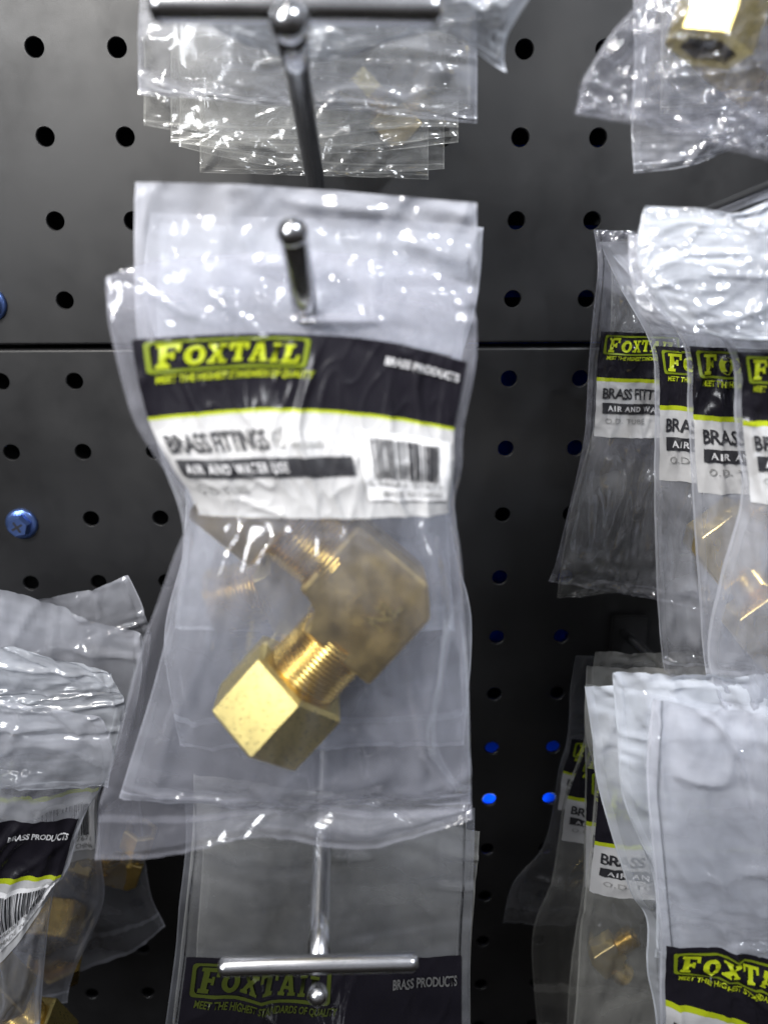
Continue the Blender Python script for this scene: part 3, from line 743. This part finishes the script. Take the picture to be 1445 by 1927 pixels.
bag([row(-330, 190, 1290, 1345, .66, ym=1300), row(-330, 205, 1370, 1375, .66), row(-330, 214, 1440, 1440, .66), row(-330, 160, 1535, 1535, .66), row(-330, 128, 1655, 1640, .66),
     [(-330, 1820), (-160, 1815), (-60, 1800), (20, 1780), (105, 1668), .66], [(-330, 1900), (-160, 1900), (-60, 1900), (10, 1900), (84, 1830), .66], row(-330, 74, 1990, 1990, .66)], 'mid',
    'front left bag with BRASS PRODUCTS on its black header', GL_, [.0005, .001, .001, .001, .002, .004, .004, .001], 84, .0012, 4, 6, (70, 90),
    lab=dict(u0=.03, u1=.97, th=3, tl=4, tw=5, hd=60))
fitting('brass_elbow', 'threaded brass elbow hanging low in the left bags', (110, 1745, .865), math.radians(105), tilt=math.radians(20), scale=.95, mark=False, nut2=False, mats=('brass', 'brass', 'brass'))
fitting('brass_elbow', 'small brown brass fitting right of the left bag labels', (240, 1640, .90), math.radians(200), scale=.55, mark=False, mats=('brass_cast', 'brass', 'brass_cast'))
fitting('brass_elbow', 'pale brass nut at the bottom of the left edge', (-20, 1850, .74), math.radians(60), scale=.9, mark=False)

# ------------------------------------------------------------------ light
w = bpy.data.worlds.new('World'); sc.world = w; w.use_nodes = True
nt = w.node_tree; bg = nt.nodes['Background']
tc = nt.nodes.new('ShaderNodeTexCoord'); sp = nt.nodes.new('ShaderNodeSeparateXYZ'); nt.links.new(tc.outputs['Generated'], sp.inputs[0])
rp = nt.nodes.new('ShaderNodeValToRGB'); mr = nt.nodes.new('ShaderNodeMapRange'); mr.inputs[1].default_value = -1; mr.inputs[2].default_value = 1
nt.links.new(sp.outputs[2], mr.inputs[0]); nt.links.new(mr.outputs[0], rp.inputs[0])
rp.color_ramp.elements[0].color = (.012, .011, .010, 1); rp.color_ramp.elements[1].color = (.50, .51, .55, 1)
e = rp.color_ramp.elements.new(.5); e.color = (.17, .17, .18, 1); e = rp.color_ramp.elements.new(.38); e.color = (.04, .036, .032, 1)
# the shop behind the camera: brighter aisle with patches of light and dark
nz = N(nt, 'ShaderNodeTexNoise', Scale=5.0, Detail=2.0); nt.links.new(tc.outputs['Generated'], nz.inputs['Vector'])
pr = N(nt, 'ShaderNodeMapRange'); pr.inputs[1].default_value = .42; pr.inputs[2].default_value = .62; pr.inputs[3].default_value = .25; pr.inputs[4].default_value = 2.0
nt.links.new(nz.outputs['Fac'], pr.inputs[0]); nt.links.new(rp.outputs[0], bg.inputs[0])
fr = N(nt, 'ShaderNodeMapRange'); fr.inputs[1].default_value = .2; fr.inputs[2].default_value = -1; fr.inputs[3].default_value = .25; fr.inputs[4].default_value = .85
nt.links.new(sp.outputs[1], fr.inputs[0]); nt.links.new(math_(nt, 'MULTIPLY', pr.outputs[0], fr.outputs[0]), bg.inputs[1])
def area(name, loc, target, sx, sy, power, col):
    l = bpy.data.lights.new(name, 'AREA'); l.shape = 'RECTANGLE'; l.size = sx; l.size_y = sy; l.energy = power; l.color = col
    o = bpy.data.objects.new(name, l); COL.objects.link(o); o.location = loc
    o.rotation_euler = (Vector(target) - Vector(loc)).to_track_quat('-Z', 'Y').to_euler(); return o
def spot(name, loc, target, power, deg, rad, col):
    l = bpy.data.lights.new(name, 'SPOT'); l.energy = power; l.spot_size = math.radians(deg); l.spot_blend = 1; l.shadow_soft_size = rad; l.color = col
    o = bpy.data.objects.new(name, l); COL.objects.link(o); o.location = loc
    o.rotation_euler = (Vector(target) - Vector(loc)).to_track_quat('-Z', 'Y').to_euler(); return o
spot('added_spot', (-.13, -.43, .23), (.07, -.12, .0), 13, 50, .03, (1, .97, .92))  # added key spot, its soft cone leaves the bottom bags darker
spot('added_spot', (.42, -.55, .45), (.18, -.08, -.06), 19, 32, .03, (.90, .94, 1))  # added spot that brightens the right hand bags
area('ceiling_lamp', (-.22, -.62, .95), (.08, 0, -.08), .10, .9, 2.5, (1, .97, .92))
area('ceiling_lamp', (-.45, -.75, .25), (.0, 0, .0), .28, .28, 4.2, (.95, .97, 1))
zl = P(925, 1507, 1).z - G * .5
area('added_post_light', (.165, .0075, zl), (.165, .0085, -.1), .03, .006, .008, (.35, .62, 1))  # added light, out of sight between board and post, brightens the blue webs
sc.view_settings.view_transform = 'Standard'; sc.view_settings.look = 'None'; sc.view_settings.exposure = 0
sc.render.engine = 'CYCLES'
cy = sc.cycles
cy.transparent_max_bounces = 40; cy.max_bounces = 4; cy.diffuse_bounces = 2; cy.glossy_bounces = 2; cy.transmission_bounces = 1
cy.use_adaptive_sampling = True; cy.adaptive_threshold = .05
cy.use_denoising = True; cy.sample_clamp_indirect = 3; cy.caustics_reflective = False; cy.caustics_refractive = False
for o in list(bpy.data.objects):
    if '_o' in o.keys(): del o['_o']
